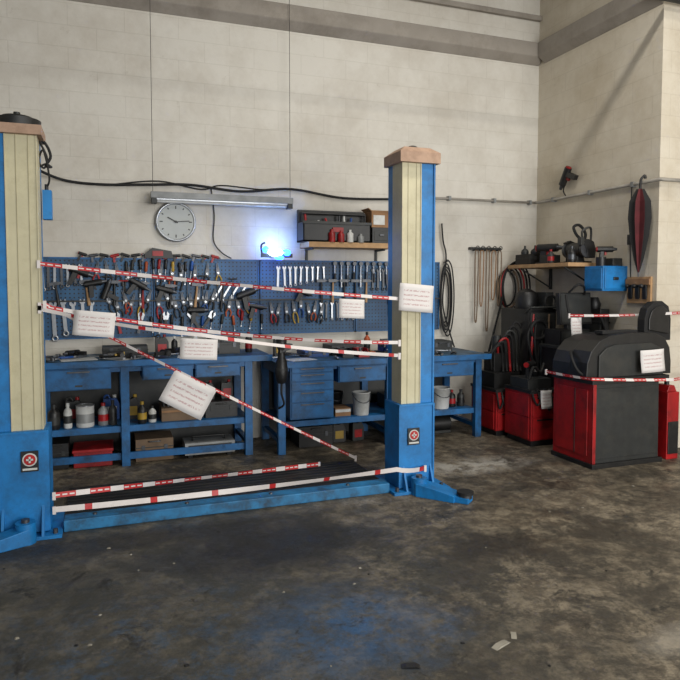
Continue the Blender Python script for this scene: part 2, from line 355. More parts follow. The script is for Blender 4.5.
def arm(p0,p1,name,w=.075):
    b=MB(); p0=Vector(p0);p1=Vector(p1); d=(p1-p0); L=d.length; M=Matrix.Translation(p0)@Matrix.Rotation(math.atan2(d.y,d.x),4,'Z')
    b.prism([(0,0),(L,0),(L,.05),(L*.55,.075),(0,.1)],-w,w,LIFTB,M)
    b.prism([(L*.5,-.0),(L+.1,-.0),(L+.1,.04),(L*.5,.055)],-w*.75,w*.75,LIFTB,M)
    b.cyl((L+.06,0,.03),(L+.06,0,.06),.05,STEELD,n=20,M=M); b.cyl((L+.06,0,.06),(L+.06,0,.08),.062,RUBB,n=24,M=M)
    b.cyl((0,0,0),(0,0,.13),.06,LIFTB,n=20,M=M); b.cyl((0,0,.13),(0,0,.15),.025,STEELD,n=10,M=M)
    return b.done(name,.004,lift)
arm((2.22,4.33,.0),(2.42,4.10,.0),'swing_arm_right')
arm((-.5,4.33,.0),(-.80,4.2,.0),'swing_arm_left',.06)
b=MB(); MATB=mat('mat_black',(20,20,20),.6,0,.4,5,dirt=(52,48,42),dirtamt=.5)
b.box(-.3,2.05,4.64,5.3,0,.03,MATB)
for i in range(9): b.box(-.29,2.04,4.68+i*.07,4.70+i*.07,.03,.036,MATB)
b.done('rubber_floor_mat',.004)
# ---------------------------------------------------------------- barrier tapes
def tape(pts,name,w=.026,sag=.03,twist=.6,seg=.045,white=False):
    b=MB(); P=[Vector(p) for p in pts]
    for s in range(len(P)-1):
        A=P[s];B=P[s+1];L=(B-A).length;n=max(4,int(L/seg)); vs=[]
        ph=random.random()*6
        for i in range(n+1):
            t=i/n; c=A.lerp(B,t); c.z-=sag*4*t*(1-t); an=twist*math.sin(ph+t*L*2.3)*min(1,6*t*(1-t)+.1)
            q=Vector((0,math.sin(an),math.cos(an)))*w/2
            vs+= [c-q,c+q]
        for i in range(n):
            k=i%5
            ro=(k in (0,1,2)) if not white else (i%9==4)
            b.add([vs[2*i],vs[2*i+2],vs[2*i+3],vs[2*i+1]],[(0,1,2,3)],TR if ro else TW)
            if ro and not white:
                o=Vector((0,-.0012,0)); c0=vs[2*i].lerp(vs[2*i+1],.36)+o; c1=vs[2*i+2].lerp(vs[2*i+3],.36)+o; c2=vs[2*i+2].lerp(vs[2*i+3],.64)+o; c3=vs[2*i].lerp(vs[2*i+1],.64)+o
                b.add([c0.lerp(c1,.12),c0.lerp(c1,.8),c3.lerp(c2,.8),c3.lerp(c2,.12)],[(0,1,2,3)],TW)
    for e in (P[0],P[-1]): b.box(e.x-.010,e.x+.010,e.y-.005,e.y+.005,e.z-.03,e.z+.02,TW)
    o=b.done(name); m=o.modifiers.new('s','SOLIDIFY'); m.thickness=.0008; return o
LX=-.36; RX=2.1
tape([(-.40,4.438,1.735),(RX,4.438,1.495)],'barrier_tape',sag=.015)
tape([(-.40,4.438,1.47),(RX,4.438,1.16)],'barrier_tape',sag=.06)
tape([(-.40,4.438,1.45),(.6,4.42,1.26),(RX,4.438,1.06)],'barrier_tape',sag=.02,white=True)
tape([(-.37,4.43,1.48),(2.07,5.28,.05)],'barrier_tape',sag=.01)
tape([(LX+.02,4.398,.26),(1.7,5.2,.05)],'barrier_tape',sag=.0,w=.034)
tape([(LX+.02,4.39,.17),(2.06,4.39,.19),(2.3,4.385,.18)],'barrier_tape',sag=.015,white=True,w=.036)
tape([(4.28,5.15,1.30),(4.99,4.52,1.34),(5.7,4.68,1.36)],'barrier_tape',sag=.01)
tape([(3.86,4.95,.79),(3.86,4.35,.80),(4.78,4.35,.75),(5.6,4.68,.73)],'barrier_tape',sag=.005)
def notice(c,w,h,ang=0,tilt=0,rz=0,name='paper_notice',curl=.012):
    M=TM(*c,rx=tilt,ry=ang,rz=rz); vs=[];fs=[];n=6
    for j in range(n+1):
        for i in range(n+1):
            x=(i/n-.5);z=(j/n-.5); vs.append((x*w,curl*(math.sin(i/n*3.1)+(.5-z)*1.2*math.cos(j/n*2))*-1,z*h))
    for j in range(n):
        for i in range(n): k=j*(n+1)+i; fs.append((k,k+1,k+n+2,k+n+1))
    me=D.meshes.new(name); me.from_pydata(vs,[],fs); me.materials.append(PAPER)
    for p in me.polygons: p.use_smooth=True
    o=D.objects.new(name,me); COL.objects.link(o); o.matrix_world=M
    s=o.modifiers.new('s','SOLIDIFY'); s.thickness=.001; return o
notice((1.70,4.42,1.425),.2,.14,3)
notice((-.08,4.41,1.35),.25,.16,6)
notice((.58,4.40,1.165),.25,.14,4)
notice((.54,4.72,.80),.34,.24,30)
notice((2.23,4.42,1.50),.29,.21,5)
# ---------------------------------------------------------------- work benches
YF=5.87; YB=6.5
def leg(x0,x1,z1,m=BENB): b.box(x0,x1,YF+.02,YF+.08,0,z1,m); b.box(x0,x1,YB-.06,YB,0,z1,m); b.box(x0+.01,x1-.01,YF+.08,YB-.06,.1,.14,m); b.box(x0+.01,x1-.01,YF+.08,YB-.06,z1-.08,z1,m)
def drawer(x0,x1,z0,z1,m=BENB,handle=True):
    b.box(x0,x1,YF+.005,YF+.5,z0,z1,m); b.box(x0+.008,x1-.008,YF-.012,YF+.006,z0+.008,z1-.008,m)
    c=(x0+x1)/2; hw=min(.09,(x1-x0)*.28)
    if handle: b.box(c-hw,c+hw,YF-.026,YF-.012,z1-.035,z1-.022,STEELD); b.box(c-.03,c+.03,YF-.014,YF-.011,z0+.03,z0+.045,GREYD)
b=MB()
b.box(-.62,1.45,YF-.02,YB+.03,.90,.94,TOPB); b.box(-.62,1.45,YF-.025,YF-.015,.89,.945,BENB)
for x in (-.58,.10,1.20): leg(x,x+.07,.90)
b.box(-.55,1.25,YF+.03,YF+.05,.84,.90,BENB)
drawer(-.50,.02,.70,.885); drawer(.28,.72,.76,.885); drawer(.74,1.15,.76,.885)
b.box(-.55,1.25,YF+.08,YB,.33,.35,BENB); b.box(-.55,1.25,YF+.05,YF+.08,.30,.355,BENB)
b.box(-.58,1.27,YF+.06,YF+.09,.05,.11,BENB)
b.box(-.58,1.25,YB-.01,YB,.0,.9,GREYD)  # dark back sheet, puts the under-bench shade into colour
b.done('workbench',.003)
YF=5.76
b=MB()
b.box(1.47,3.78,YF-.02,YB+.03,.835,.875,TOPB); b.box(1.47,3.78,YF-.025,YF-.015,.825,.88,BENB)
for x in (1.49,2.60,3.62): leg(x,x+.07,.835)
b.box(1.53,3.65,YF+.03,YF+.05,.79,.835,BENB)
b.box(1.60,2.03,YF+.0,YB-.1,.33,.835,BENB)
z=.34
for h in (.15,.11,.09,.08,.06):
    b.box(1.612,2.018,YF-.014,YF+.0,z+.006,z+h-.004,BENB); b.box(1.70,1.93,YF-.026,YF-.014,z+h-.026,z+h-.015,STEELD); z+=h
drawer(2.08,2.58,.66,.82); drawer(3.0,3.58,.66,.82)
b.box(1.53,3.65,YF+.08,YB,.28,.30,BENB); b.box(1.53,3.65,YF+.05,YF+.08,.25,.305,BENB)
b.box(1.5,3.65,YB-.01,YB,.0,.83,GREYD)  # dark sheet at the back again, painted shade below the top
b.done('workbench',.003)
# ---------------------------------------------------------------- pegboard
b=MB()
for x0,x1 in ((-.62,.42),(.43,1.48),(1.49,2.54),(2.55,3.58)):
    b.box(x0,x1,6.515,6.54,1.10,1.85,PEG)
    b.box(x0,x1,6.505,6.54,1.845,1.86,BENB); b.box(x0,x1,6.505,6.54,1.09,1.10,BENB)
    for x in (x0,x1-.012): b.box(x,x+.012,6.505,6.54,1.09,1.86,BENB)
b.box(-.62,3.58,6.48,6.515,1.44,1.455,GREYD)
b.done('tool_pegboard')
PY=6.50
def spanner(b,M,L,m=STEEL):
    w=L*.045
    b.box(-w,w,-.006,.006,-L*.88,-L*.12,m,M)
    R=L*.09
    pts=[]
    for i in range(13):
        a=rad(125+290*i/12); pts.append((R*math.cos(a),-R*.2+R*math.sin(a)))
    pts.append((R*.25,-R*.5))
    b.prism(pts,-.008,.008,m,M@Matrix.Translation((0,0,-L*.06)))
    b.ring((0,0,-L*.93),L*.06,L*.026,m,M,12)
def screwdriver(b,M,L,hm):
    b.lathe([(.008,0),(.014,.006),(.016,.03),(.013,.06),(.016,.09),(.009,.1)],hm,M@Matrix.Rotation(math.pi,4,'X'),10)
    b.cyl((0,0,-.1),(0,0,-L),.0045,STEEL,n=8,M=M); b.box(-.006,.006,-.002,.002,-L-.012,-L,STEEL,M)
def pliers(b,M,L,hm):
    b.prism([(-.016,0),(-.004,.0),(-.001,.0),(.004,0),(.016,0),(.02,-.05),(.012,-.08),(-.012,-.08),(-.02,-.05)],-.007,.007,STEELD,M)
    b.prism([(-.012,0),(-.002,0),(-.004,.055),(-.008,.055)],-.006,.006,STEELD,M); b.prism([(.002,0),(.012,0),(.008,.055),(.004,.055)],-.006,.006,STEELD,M)
    b.cyl((0,-.009,-.05),(0,.009,-.05),.011,STEEL,n=10,M=M)
    for s in (-1,1): b.tube([(s*.006,0,-.07),(s*.022,0,-.10),(s*.026,0,-L*.75),(s*.018,0,-L)],.0085,hm,8,sub=4,M=M)
def hammer(b,M,L,hm):
    b.box(-.055,.03,-.015,.015,-.03,0,STEELD,M); b.prism([(.03,0),(.07,-.012),(.03,-.03)],-.01,.01,STEELD,M)
    b.cyl((0,0,-.03),(0,0,-L*.5),.010,hm,n=8,M=M); b.cyl((0,0,-L*.5),(0,0,-L),.012,hm,r1=.016,n=8,M=M)
def ratchet(b,M,L,hm):
    b.cyl((0,-.014,0),(0,.014,0),.022,STEELD,n=14,M=M); b.cyl((0,0,-.02),(0,0,-L*.5),.008,STEEL,n=8,M=M); b.cyl((0,0,-L*.5),(0,0,-L),.013,hm,n=8,M=M)
def tbar(b,M,L,hm):
    b.cyl((-.045,0,0),(.045,0,0),.008,hm,n=8,M=M); b.cyl((0,0,0),(0,0,-L),.005,STEELD,n=8,M=M); b.cyl((0,0,-L),(0,0,-L-.03),.010,STEEL,n=8,M=M)
def adjwrench(b,M,L,hm):
    b.box(-.013,.013,-.006,.006,-L,-.05,hm,M); b.prism([(-.03,-.0),(-.012,.02),(-.008,-.02),(.008,-.02),(.012,.02),(.034,-.005),(.022,-.06),(-.022,-.06)],-.009,.009,STEEL,M)
hk=[RED,BLACK,BLACK,GREYD,BLACK,ORG,BLACK,RED,BLACK,YEL,BLACK,BLACK,BLUP]
NH=len(hk)
def hook(b,x,z): b.cyl((x,6.515,z),(x,PY-.03,z+.004),.004,STEELD,n=6)
b=MB()
for i in range(9):
    x=1.68+i*.062; L=.25-.013*i; spanner(b,TM(x,PY-.005,1.80,ry=rnd(-3,3)),L); hook(b,x,1.80)
for i in range(6):
    x=-.56+i*.085; L=.40-.025*i; spanner(b,TM(x,PY-.005,1.47-.02*(i%2),ry=rnd(-6,6)),L); hook(b,x,1.46)
for i in range(5):
    x=1.12+i*.075; spanner(b,TM(x,PY-.005,1.63-.01*i,ry=32),.19,STEEL); hook(b,x,1.62)
for i in range(7):
    x=-.56+i*.055; spanner(b,TM(x,PY-.005,1.80,ry=rnd(-4,4)),.26-.01*i,STEELD if i%2 else STEEL); hook(b,x,1.8)
for i in range(7):
    x=2.15+i*.06; spanner(b,TM(x,PY-.005,1.42,ry=rnd(-4,4)),.2,STEELD if i%2 else STEEL); hook(b,x,1.42)
for i in range(5):
    x=2.75+i*.06; spanner(b,TM(x,PY-.005,1.78,ry=rnd(-2,2)),.24,STEELD); hook(b,x,1.78)
b.done('hanging_spanners')
b=MB()
xs=[-.08,0.0,.09,.2,.50,.61,.70,.83,.95,1.05]
for i,x in enumerate(xs):
    pliers(b,TM(x,PY-.01,1.75+rnd(-.03,.03),ry=rnd(-14,14)),rnd(.16,.21),hk[i%NH]); hook(b,x,1.71)
for i in range(18):
    x=.0+i*.078; pliers(b,TM(x,PY-.012,1.47+rnd(-.05,.05),ry=rnd(-25,25)),rnd(.15,.2),hk[(i*2+1)%NH]); hook(b,x,1.45)
for i in range(8):
    x=1.60+i*.08; pliers(b,TM(x,PY-.012,1.40+rnd(-.04,.03),ry=rnd(-14,14)),rnd(.15,.2),hk[(i*3)%NH])
b.done('hanging_pliers')
b=MB()
for i in range(11):
    x=.18+i*.062; screwdriver(b,TM(x,PY-.012,1.84+rnd(-.02,.02),ry=rnd(-7,7)),rnd(.16,.22),hk[(i+2)%NH])
for i in range(13):
    x=.3+i*.1; screwdriver(b,TM(x,PY-.014,1.31+rnd(-.03,.03),ry=rnd(-9,9)),rnd(.14,.19),hk[(i*2)%NH])
for i in range(9):
    x=2.95+i*.06; screwdriver(b,TM(x,PY-.012,1.50+rnd(-.02,.02),ry=rnd(-3,3)),rnd(.17,.22),hk[(i*2+1)%NH])
b.done('hanging_screwdrivers')
b=MB()
for i in range(7):
    x=-.45+i*.26; hammer(b,TM(x,PY-.016,1.63+rnd(-.03,.03),ry=rnd(-12,12)),rnd(.22,.27),[BLACK,WOOD,BLACK,RED][i%4])
for i in range(5):
    x=2.15+i*.13; hammer(b,TM(x,PY-.016,1.66,ry=rnd(-4,4)),.25,[BLACK,WOOD,BLACK][i%3])
b.done('hanging_hammers')
b=MB()
for i in range(9):
    x=2.3+i*.075; ratchet(b,TM(x,PY-.016,1.83,ry=rnd(-3,3)),rnd(.16,.26),[BLACK,STEEL,STEELD][i%3])
for i in range(9):
    x=.0+i*.15; tbar(b,TM(x,PY-.016,1.66+rnd(-.03,.03)),rnd(.15,.21),[BLACK,RED,BLACK,STEELD][i%4])
for i in range(6):
    x=3.0+i*.09; tbar(b,TM(x,PY-.012,1.81),rnd(.2,.26),[BLACK,RED,STEELD][i%3])
for i in range(6):
    x=-.15+i*.23; adjwrench(b,TM(x,PY-.016,1.32,ry=rnd(-35,35)),.19,[BLACK,RED,STEELD,BLACK,BLACK][i%5])
b.done('hanging_wrenches')
def grip_gun(b,M,s=1.,m=BLACK,acc=REDP):
    b.cyl((-.09*s,0,0),(.06*s,0,0),.030*s,m,n=12,M=M); b.cyl((.06*s,0,0),(.1*s,0,0),.02*s,STEELD,r1=.012*s,n=12,M=M)
    b.prism([(-.06*s,0),(-.02*s,0),(-.035*s,-.13*s),(-.075*s,-.13*s)],-.018*s,.018*s,m,M)
    b.box(-.02*s,.0,-.008*s,.008*s,-.06*s,-.025*s,acc,M)
    b.cyl((-.09*s,0,0),(-.1*s,0,0),.024*s,acc,n=12,M=M)
b=MB()
for x,z,an,s,ac in ((-.22,1.72,20,1.1,RED),(-.1,1.62,-10,1.0,BLACK),(.0,1.56,-70,1.,BLACK),(.3,1.60,30,1.0,BLACK),(.55,1.55,15,1.0,BLACK),(1.35,1.52,-20,1.2,BLACK),(1.45,1.38,10,1.0,RED),(.85,1.35,0,1.0,BLACK),(1.95,1.52,20,.9,BLACK),(3.3,1.3,10,1.2,RED)):
    grip_gun(b,TM(x,PY-.045,z,ry=an),s,BLACK,ac); b.cyl((x,6.515,z),(x,PY-.04,z),.004,STEELD,n=6)
b.done('air_tools')
b=MB()
for i in range(14):
    x=-.2+i*.095; grip_gun(b,TM(x,PY-.0,1.88+rnd(0,.01),ry=rnd(-20,20)),.5,[BLACK,STEELD,BLACK,RED,BLACK][i%5],[RED,BLACK,GREYD][i%3])
b.prism([(.35,1.86),(.62,1.86),(.60,1.93),(.42,1.96),(.35,1.9)],6.46,6.54,BLACK); b.box(.42,.52,6.45,6.46,1.88,1.93,RED)
b.done('rail_tools')
# ---------------------------------------------------------------- blue work light
GLOW=mat('blue_led',(150,190,255),.3,emit=(140,185,255),es=60)
GLOB=mat('blue_lens',(30,70,255),.2,emit=(30,80,255),es=18)
b=MB(); M=TM(1.62,6.40,1.90)
b.box(-.14,.18,-.03,.03,-.02,.02,BLACK,M)
b.ball((0,-.02,.03),(.08,.04,.04),GLOW,M); b.ball((.12,-.02,.03),(.045,.035,.035),GLOB,M); b.ball((-.1,-.02,.06),(.035,.03,.035),GLOB,M); b.ball((.04,-.03,-.02),(.05,.02,.025),GLOB,M)
b.tube([(-.13,0,0),(-.14,0,.1),(-.1,0,.13)],.01,BLACK,8,M=M)
b.cyl((0,.03,0),(0,.14,0),.012,BLACK,M=M)
b.done('led_work_light')
ld=D.lights.new('led_glow','POINT'); ld.energy=7; ld.color=(.2,.42,1); ld.shadow_soft_size=.05; lo=D.objects.new('led_glow',ld); lo.location=(1.62,6.3,1.93); COL.objects.link(lo)
# ---------------------------------------------------------------- wall shelf with toolbox
b=MB(); b.box(1.93,2.88,6.22,6.55,1.985,2.04,WOOD)
for x in (2.0,2.8): b.prism([(x-.012,1.985),(x+.012,1.985),(x+.012,1.8),(x-.012,1.8)],6.52,6.55,GREYD); b.box(x-.01,x+.01,6.3,6.55,1.965,1.985,GREYD)
b.done('wall_shelf',.003)
b=MB(); M=TM(2.25,6.37,2.042)
b.box(-.37,.37,-.12,.12,0,.02,BLACK,M)
for y in (-.12,.105): b.box(-.37,.37,y,y+.015,0,.2,BLACK,M)
for x in (-.37,.355): b.box(x,x+.015,-.12,.12,0,.2,BLACK,M)
b.box(-.38,.38,-.13,-.12,.18,.21,GREYD,M); b.box(-.06,.06,-.135,-.12,.1,.15,RED,M)
for x in (-.35,.35): b.cyl((x,0,.15),(x,0,.30),.012,BLACK,M=M)
b.cyl((-.35,0,.3),(.35,0,.3),.016,BLACK,M=M)
b.box(-.37,.37,.07,.12,.2,.34,BLACK,M)
for i in range(12): b.cyl((-.3+i*.052,rnd(-.06,.05),.05),(-.3+i*.052+rnd(-.05,.05),rnd(-.06,.05),rnd(.2,.3)),.013,[RED,BLACK,STEELD,WHT,BLUP][i%5],M=M,n=8)
b.done('open_toolbox',.003)
b=MB(); b.box(2.65,2.86,6.28,6.52,2.042,2.21,BLACK); b.box(2.67,2.84,6.275,6.28,2.07,2.17,GREYD); b.box(2.73,2.78,6.265,6.28,2.12,2.14,STEELD); b.done('tool_case',.006)
b=MB(); b.box(2.65,2.87,6.3,6.5,2.212,2.38,CARD); b.box(2.65,2.87,6.297,6.3,2.375,2.39,CARD); b.box(2.67,2.8,6.296,6.3,2.24,2.34,WHT); b.prism([(2.65,2.38),(2.61,2.41),(2.615,2.415),(2.655,2.385)],6.3,6.5,CARD); b.done('cardboard_box')
b=MB()
for x,m,h in ((2.18,RED,.13),(2.28,RED,.12),(2.38,WHT,.13),(2.5,GREY,.09)):
    b.lathe([(.035,0),(.035,h*.7),(.015,h*.82),(.015,h)],m,TM(x,6.235,2.041),14)
b.done('spray_cans')
# ---------------------------------------------------------------- clutter helpers
def bottle(name,x,y,z,r,h,m,cap):
    b=MB(); b.lathe([(r*.9,0),(r,.01),(r,h*.62),(r*.85,h*.72),(r*.35,h*.82),(r*.35,h*.88)],m,TM(x,y,z),18); b.lathe([(r*.42,h*.86),(r*.42,h)],cap,TM(x,y,z),14)
    b.lathe([(r*1.01,h*.2),(r*1.01,h*.5)],cap if cap!=WHT else GREYD,TM(x,y,z),18); return b.done(name)
def case(name,x0,x1,y0,y1,z0,z1,m,m2):
    b=MB(); b.box(x0,x1,y0,y1,z0,z1,m); zc=z0+(z1-z0)*.6; b.box(x0-.003,x1+.003,y0-.003,y1,zc,zc+.008,GREYD)
    c=(x0+x1)/2; b.tube([(c-.05,y0,z1-.02),(c-.05,y0-.025,z1-.02),(c+.05,y0-.025,z1-.02),(c+.05,y0,z1-.02)],.006,m2,8,sub=1)
    for x in (x0+(x1-x0)*.2,x0+(x1-x0)*.8): b.box(x-.015,x+.015,y0-.008,y0,zc-.02,zc+.025,m2)
    return b.done(name,.005)
def jug(name,x,y,z,m,cap,s=1.,rz=0):
    b=MB(); M=TM(x,y,z,rz=rz)@Matrix.Scale(s,4)
    b.prism([(-.07,0),(.07,0),(.075,.02),(.075,.15),(.05,.2),(.03,.215),(-.01,.2),(-.07,.21),(-.075,.15),(-.075,.02)],-.045,.045,m,M)
    b.cyl((.03,0,.21),(.03,0,.24),.018,cap,n=12,M=M); b.tube([(-.01,0,.2),(-.03,0,.235),(-.06,0,.225),(-.065,0,.19)],.009,m,8,M=M); b.box(-.05,.05,-.047,-.045,.04,.13,cap,M)
    return b.done(name,.006)
def bin_(x,y,z,m,s=1.):
    b=MB(); M=TM(x,y,z)@Matrix.Scale(s,4)
    b.box(-.08,.08,-.12,.12,0,.008,m,M)
    for sx in (-1,1): b.prism([(-.12,0),(.12,0),(.12,.12),(-.03,.12),(-.09,.06),(-.12,.055)],sx*.08-.004,sx*.08+.004,m,M@Matrix.Rotation(rad(90),4,'Z'))
    b.box(-.08,.08,.115,.123,0,.12,m,M); b.box(-.08,.08,-.123,-.115,0,.055,m,M)
    for i in range(7): b.cyl((rnd(-.05,.05),rnd(-.08,.06),.02),(rnd(-.05,.05),rnd(-.08,.08),rnd(.06,.13)),.012,[STEELD,BLACK,STEEL,RED][i%4],n=8,M=M)
    return b.done('storage_bin')
case('black_tool_case',.93,1.2,6.12,6.42,.94,1.08,BLACK,STEELD)
case('black_tool_case',2.15,2.5,6.15,6.45,.875,.98,BLACK,STEELD)
case('black_tool_case',3.3,3.55,6.15,6.42,.875,.99,GREYD,STEELD)
case('socket_set_case',1.85,2.1,6.1,6.4,.875,.94,BLUP,STEELD)
case('black_tool_case',-.05,.35,6.2,6.45,.94,1.03,GREYD,STEELD)
b=MB(); M=TM(2.75,6.15,.875)
b.box(-.08,.08,-.1,.12,0,.03,GREYD,M); b.box(-.05,.05,-.05,.1,.03,.1,BLUP,M); b.box(-.07,.07,-.03,.0,.08,.16,STEELD,M); b.box(-.07,.07,-.12,-.09,.08,.16,STEELD,M); b.box(-.05,.05,-.16,-.09,.04,.11,BLUP,M); b.cyl((0,-.24,.07),(0,.1,.07),.014,STEEL,M=M); b.cyl((-.09,-.23,.07),(.09,-.23,.07),.006,STEEL,M=M)
b.done('bench_vice',.003)
b=MB()
for i in range(48):
    x=rnd(-.5,1.3) if i<22 else rnd(1.6,3.55); z=.945 if i<22 else .88; y=rnd(5.9,6.3)
    M=TM(x,y,z+.010,rz=rnd(0,180))@Matrix.Rotation(math.pi/2,4,'X')
    [lambda:spanner(b,M,rnd(.15,.26)),lambda:screwdriver(b,M@Matrix.Translation((0,.01,0)),.2,hk[i%NH]),lambda:pliers(b,M@Matrix.Translation((0,.004,0)),.19,hk[i%NH]),lambda:ratchet(b,M@Matrix.Translation((0,.01,0)),.25,BLACK),lambda:grip_gun(b,TM(x,y,z+.04,rz=rnd(0,360),rx=90),.9,BLACK,hk[i%NH])][i%5]()
b.done('loose_hand_tools')
b=MB(); 
for x,y,z,w,d,rz in ((-.25,6.1,.9405,.3,.22,10),(.1,6.05,.9405,.22,.3,40),(.75,6.0,.9405,.3,.21,-8),(1.75,5.95,.8755,.28,.2,15),(3.1,5.95,.8755,.3,.2,-20)): b.box(-w/2,w/2,-d/2,d/2,0,.003,WHT,TM(x,y,z,rz=rz))
b.done('paper_sheets')
bottle('spray_bottle',1.3,6.2,.94,.035,.2,BLACK,RED); bottle('spray_bottle',.8,6.35,.94,.03,.2,WHT,BLUP); bottle('spray_bottle',2.62,6.35,.875,.035,.22,ORG,BLACK); bottle('spray_bottle',.6,6.3,.94,.03,.17,BLACK,WHT); bottle('spray_bottle',3.0,6.3,.875,.03,.17,BLACK,RED); bottle('spray_bottle',3.15,6.35,.875,.035,.2,WHT,BLACK)
jug('oil_jug',.48,6.25,.94,BLACK,RED,.8); jug('oil_jug',1.65,6.35,.875,GREYD,YEL,.8)
for x,m in ((2.25,BLACK),(2.42,RED)): bin_(x,6.02,.875,m,.7)
b=MB(); M=TM(1.49,5.66,.70)
b.lathe([(.035,0),(.05,.03),(.062,.1),(.05,.2),(.035,.24),(.03,.3),(.045,.34),(.05,.40),(.02,.43)],BLACK,M,18)
b.prism([(-.02,.28),(.08,.31),(.10,.36),(-.02,.38)],-.03,.03,BLACK,M); b.lathe([(.06,.12),(.06,.14)],GREYD,M,18); b.tube([(0,0,0),(.0,0,-.1),(.03,.03,-.2),(.0,.1,-.25)],.010,RUBB,6,M=M)
b.box(-.015,.015,.03,.09,.13,.155,STEELD,M)
b.done('air_polisher')
# ---------------------------------------------------------------- under-bench stuff, mostly dark colours to deepen the shade there
SZ=.3505
bottle('solvent_bottle',-.45,6.0,SZ,.05,.22,BLACK,GREYD); bottle('solvent_bottle',-.34,6.02,SZ,.035,.22,WHT,WHT)
bottle('oil_bottle',.28,6.0,SZ,.04,.2,BLACK,YEL); bottle('oil_bottle',-.05,6.05,SZ,.045,.2,GREY,RED); bottle('oil_bottle',.03,6.03,SZ,.035,.22,GREYD,BLACK); bottle('oil_bottle',.37,6.03,SZ,.035,.15,WHT,GREYD)
jug('oil_jug',.2,6.25,SZ,BLACK,YEL,.95); jug('oil_jug',-.3,6.28,SZ,GREYD,RED,.95); jug('oil_jug',.02,6.3,SZ,BLUP,WHT,.95)
b=MB(); b.lathe([(.07,0),(.075,.01),(.075,.18),(.078,.19)],WHT,TM(-.2,6.04,SZ),24); b.ring((-.2,6.04,SZ+.19),.075,.005,STEEL,axis='Z'); b.lathe([(.076,.04),(.076,.12)],GREY,TM(-.2,6.04,SZ),24); b.done('paint_can')
b=MB(); b.box(.45,.8,6.0,6.35,SZ,SZ+.12,BROWN); b.box(.45,.8,5.995,6.0,SZ+.08,SZ+.10,CARD)
for i in range(8): b.cyl((.48+i*.04,6.1,SZ+.1),(.47+i*.045,6.15,SZ+rnd(.18,.26)),.015,[BLACK,STEELD,RED,GREYD][i%4],n=8)
b.done('wooden_crate',.004)
case('drill_case',.85,1.15,6.02,6.35,SZ,SZ+.15,BLACK,GREYD)
for i,x in enumerate((.9,1.08)): jug('oil_jug',x,6.2,SZ+.151,[BLACK,GREYD][i],RED,.75)
b=MB(); b.box(-.3,.02,5.97,6.3,0,.13,RED); b.box(-.31,.03,5.96,6.31,.13,.155,RED); b.box(-.2,-.08,5.95,5.96,.07,.10,BLACK); b.done('red_metal_box',.005)
case('black_tool_case',-.55,-.34,6.0,6.3,0,.22,BLACK,GREYD)
b=MB(); M=TM(.88,6.05,0); b.box(-.23,.23,-.1,.15,.03,.14,GREY,M); b.box(-.2,.2,-.105,-.1,.05,.12,BLACK,M); b.box(-.08,.05,-.11,-.1,.06,.11,WHT,M); b.cyl((.12,-.12,.09),(.12,-.1,.09),.02,RED,M=M); b.tube([(-.15,0,.14),(-.15,0,.18),(.15,0,.18),(.15,0,.14)],.01,BLACK,8,sub=1,M=M)
for x in (-.18,.18): b.box(x-.02,x+.02,-.08,.13,0,.03,RUBB,M)
b.done('battery_charger',.005)
case('black_tool_case',.22,.55,6.0,6.3,0,.2,BROWN,STEELD)
def bucket(name,x,y,z,r,h,m=WHT):
    b=MB(); b.lathe([(r*.82,0),(r*.84,.005),(r,h*.97),(r*1.05,h*.97),(r*1.05,h),(r*.95,h),(r*.78,.02)],m,TM(x,y,z),26)
    b.tube([(x+r*1.05*math.cos(rad(a)),y-r*1.05*math.sin(rad(a)),z+h*.93-.36*h*math.sin(rad(a))) for a in range(0,181,20)],.004,STEELD,6)
    return b.done(name)
bucket('plastic_bucket',2.38,5.92,.3005,.09,.23); bucket('plastic_bucket',3.30,5.95,.3005,.1,.22); bucket('plastic_bucket',2.2,6.2,.3005,.08,.2,BLACK)
bucket('plastic_bucket',3.12,6.2,.3005,.07,.16,BLUP)
case('black_tool_case',1.75,2.1,5.98,6.3,.0,.2,BLACK,STEELD); case('drill_case',2.72,3.0,6.0,6.3,.3005,.45,GREYD,BLACK)
b=MB(); b.box(2.1,2.26,5.9,6.1,.3005,.38,CARD); b.box(2.1,2.26,5.898,5.9,.34,.37,WHT); b.done('cardboard_box',.003)
b=MB(); b.cyl((3.2,6.15,.09),(3.5,6.15,.09),.085,BLACK,n=24); b.box(3.22,3.48,6.05,6.25,0,.03,GREYD); b.cyl((3.33,6.15,.17),(3.33,6.15,.22),.02,STEELD); b.done('small_air_tank',.003)
for i,x in enumerate((2.2,2.4,2.8,3.0)): jug('oil_jug',x,6.1,0,[BLACK,GREYD,BLUP,BLACK][i],[YEL,RED,WHT,GRN][i],.9,rz=10*i)
for i,x in enumerate((3.45,3.56)): bottle('oil_bottle',x,5.98,.3005,.04,.18,[BLACK,GREYD][i],[RED,BLACK][i])
